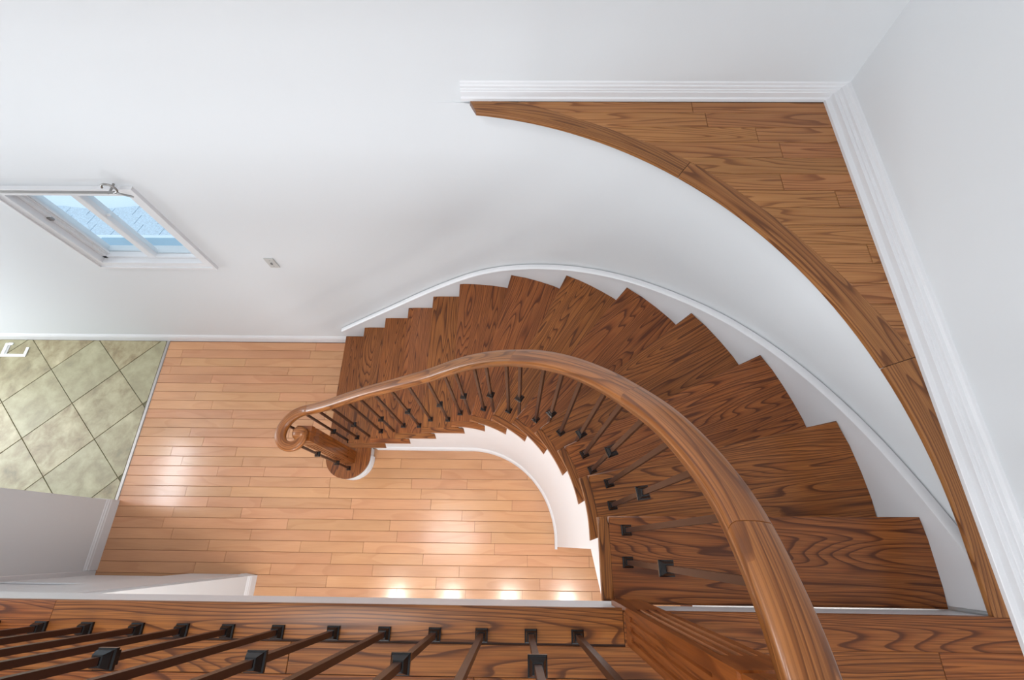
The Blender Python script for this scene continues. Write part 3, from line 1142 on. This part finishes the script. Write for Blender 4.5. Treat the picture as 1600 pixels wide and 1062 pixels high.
# light switch
SWX, SWZ = -1.735, 1.403
SW = thing('light_switch', 'small grey light switch plate on the white wall right of the window', 'light switch', (SWX, Y_WALL, SWZ))
box('switch_plate', SWX - .035, SWX + .035, Y_WALL - .007, Y_WALL - .0002, SWZ - .058, SWZ + .058, M['plate'], SW, bev=.003)
box('toggle', SWX - .006, SWX + .006, Y_WALL - .016, Y_WALL - .007, SWZ - .011, SWZ + .011, M['plate_dark'], SW, bev=.002)
for dz in (-.033, .033):
    bm = lathe_bm([(.0035, 0), (.0035, .0012)], 0, 0, 10)
    bmesh.ops.rotate(bm, verts=bm.verts, cent=(0, 0, 0), matrix=Matrix.Rotation(HP, 3, 'X'))
    bmesh.ops.translate(bm, verts=bm.verts, vec=(SWX, Y_WALL - .007, SWZ + dz))
    link_bm('screw', bm, M['plate_dark'], SW)

# floor vent frame on the tiles
VT = thing('floor_vent', 'white floor vent frame set in the slate tiles by the baseboard', 'floor vent', (-4.88, 1.68, .006))
link_bm('vent_frame', (lambda bm: (box_bm(-5.005, -4.757, 1.607, 1.632, .0065, .014, bm), box_bm(-5.005, -4.975, 1.632, 1.747, .0065, .014, bm),
                                   box_bm(-4.782, -4.757, 1.632, 1.705, .0065, .014, bm), box_bm(-4.975, -4.93, 1.728, 1.75, .0065, .014, bm), bm)[-1])(bmesh.new()), M['vent'], VT)
box('vent_flap', -4.975, -4.953, 1.634, 1.726, .0065, .009, M['plate'], VT)

# ------------------------------------------------------------------ recessed lamps of the hall, and an added stairwell fill
for i, x in enumerate((-1.47, -.791, -.074, .643)):
    names = ('leftmost of the four recessed lights under the landing', 'second from left of the four recessed lights under the landing',
             'third from left of the four recessed lights under the landing', 'rightmost of the four recessed lights under the landing')
    t = thing('recessed_light', names[i], 'ceiling light', (x, -.61, F2 - .31), 'recessed lights under the landing')
    link_bm('trim_ring', lathe_bm([(.105, F2 - .311), (.105, F2 - .316), (.092, F2 - .318)], x, -.61, 24), M['trim'], t)
    link_bm('diffuser', lathe_bm([(.09, F2 - .3182), (.088, F2 - .321), (.05, F2 - .324)], x, -.61, 24), M['lamp'], t)
LX, LY = -1.2, .1  # unseen light added here to brighten treads and walls
t = thing('stairwell_fill_light', 'added unseen round fill light over the stairwell', 'ceiling light', (LX, LY, 5.35))
link_bm('canopy', lathe_bm([(.5, 5.349), (.5, 5.32), (.46, 5.315)], LX, LY, 32), M['trim'], t)
link_bm('diffuser', lathe_bm([(.48, 5.3145), (.47, 5.27), (.34, 5.24), (.12, 5.225)], LX, LY, 32), M['lamp_fill'], t)

# ------------------------------------------------------------------ outside the window
struct(box('ground', -9, 3, 1.96, 14, -.5, -.3, M['snow']), 'snow covered ground outside')
struct(box('windowsill_outside', OX0 - .1, OX1 + .1, 1.945, 2.02, OZ0 - .08, OZ0 - .015, M['stone']), 'stone sill outside the window, coloured blue grey for shade')
PRF = thing('porch_roof', 'small shingled porch roof with snow outside the window', 'roof', (-2.8, 2.4, .9))
box('gutter', -4.6, -1.6, 2.06, 2.14, 1.18, 1.25, M['snow'], PRF)
for r_ in range(7):
    for c_ in range(15):
        x0 = -4.5 + c_ * .19 + (.095 if r_ % 2 else 0)
        y0 = 2.15 + r_ * .13
        z0 = 1.2 - r_ * .05
        bm = box_bm(x0, x0 + .183, y0, y0 + .155, 0, .012)
        for v in bm.verts:
            v.co.z += z0 - (v.co.y - y0) * .3
        link_bm('shingle', bm, M['shingle'], PRF)
bm = bmesh.new()
bmesh.ops.create_icosphere(bm, subdivisions=3, radius=1)
for v in bm.verts:
    v.co = Vector((-3.55 + v.co.x * .62 + .05 * math.sin(9 * v.co.y), 2.78 + v.co.y * .38, .98 + v.co.z * .13))
link_bm('snow_patch', bm, M['snow'], PRF, smooth=True)
SH = thing('evergreen_shrub', 'dark round evergreen shrub beyond the porch roof', 'shrub', (-3.7, 3.6, -.3))
bm = bmesh.new()
bmesh.ops.create_icosphere(bm, subdivisions=3, radius=1)
for v in bm.verts:
    k = 1 + .16 * math.sin(11 * v.co.x + 2) * math.sin(13 * v.co.y) * math.cos(12 * v.co.z)
    v.co = Vector((-3.7 + v.co.x * .3 * k, 3.6 + v.co.y * .3 * k, .35 + v.co.z * .42 * k))
link_bm('foliage', bm, M['leaf'], SH, smooth=True)
link_bm('stem', tube_bm([(-3.7, 3.6, -.32), (-3.7, 3.6, .2)], .03, 8), M['joint'], SH)
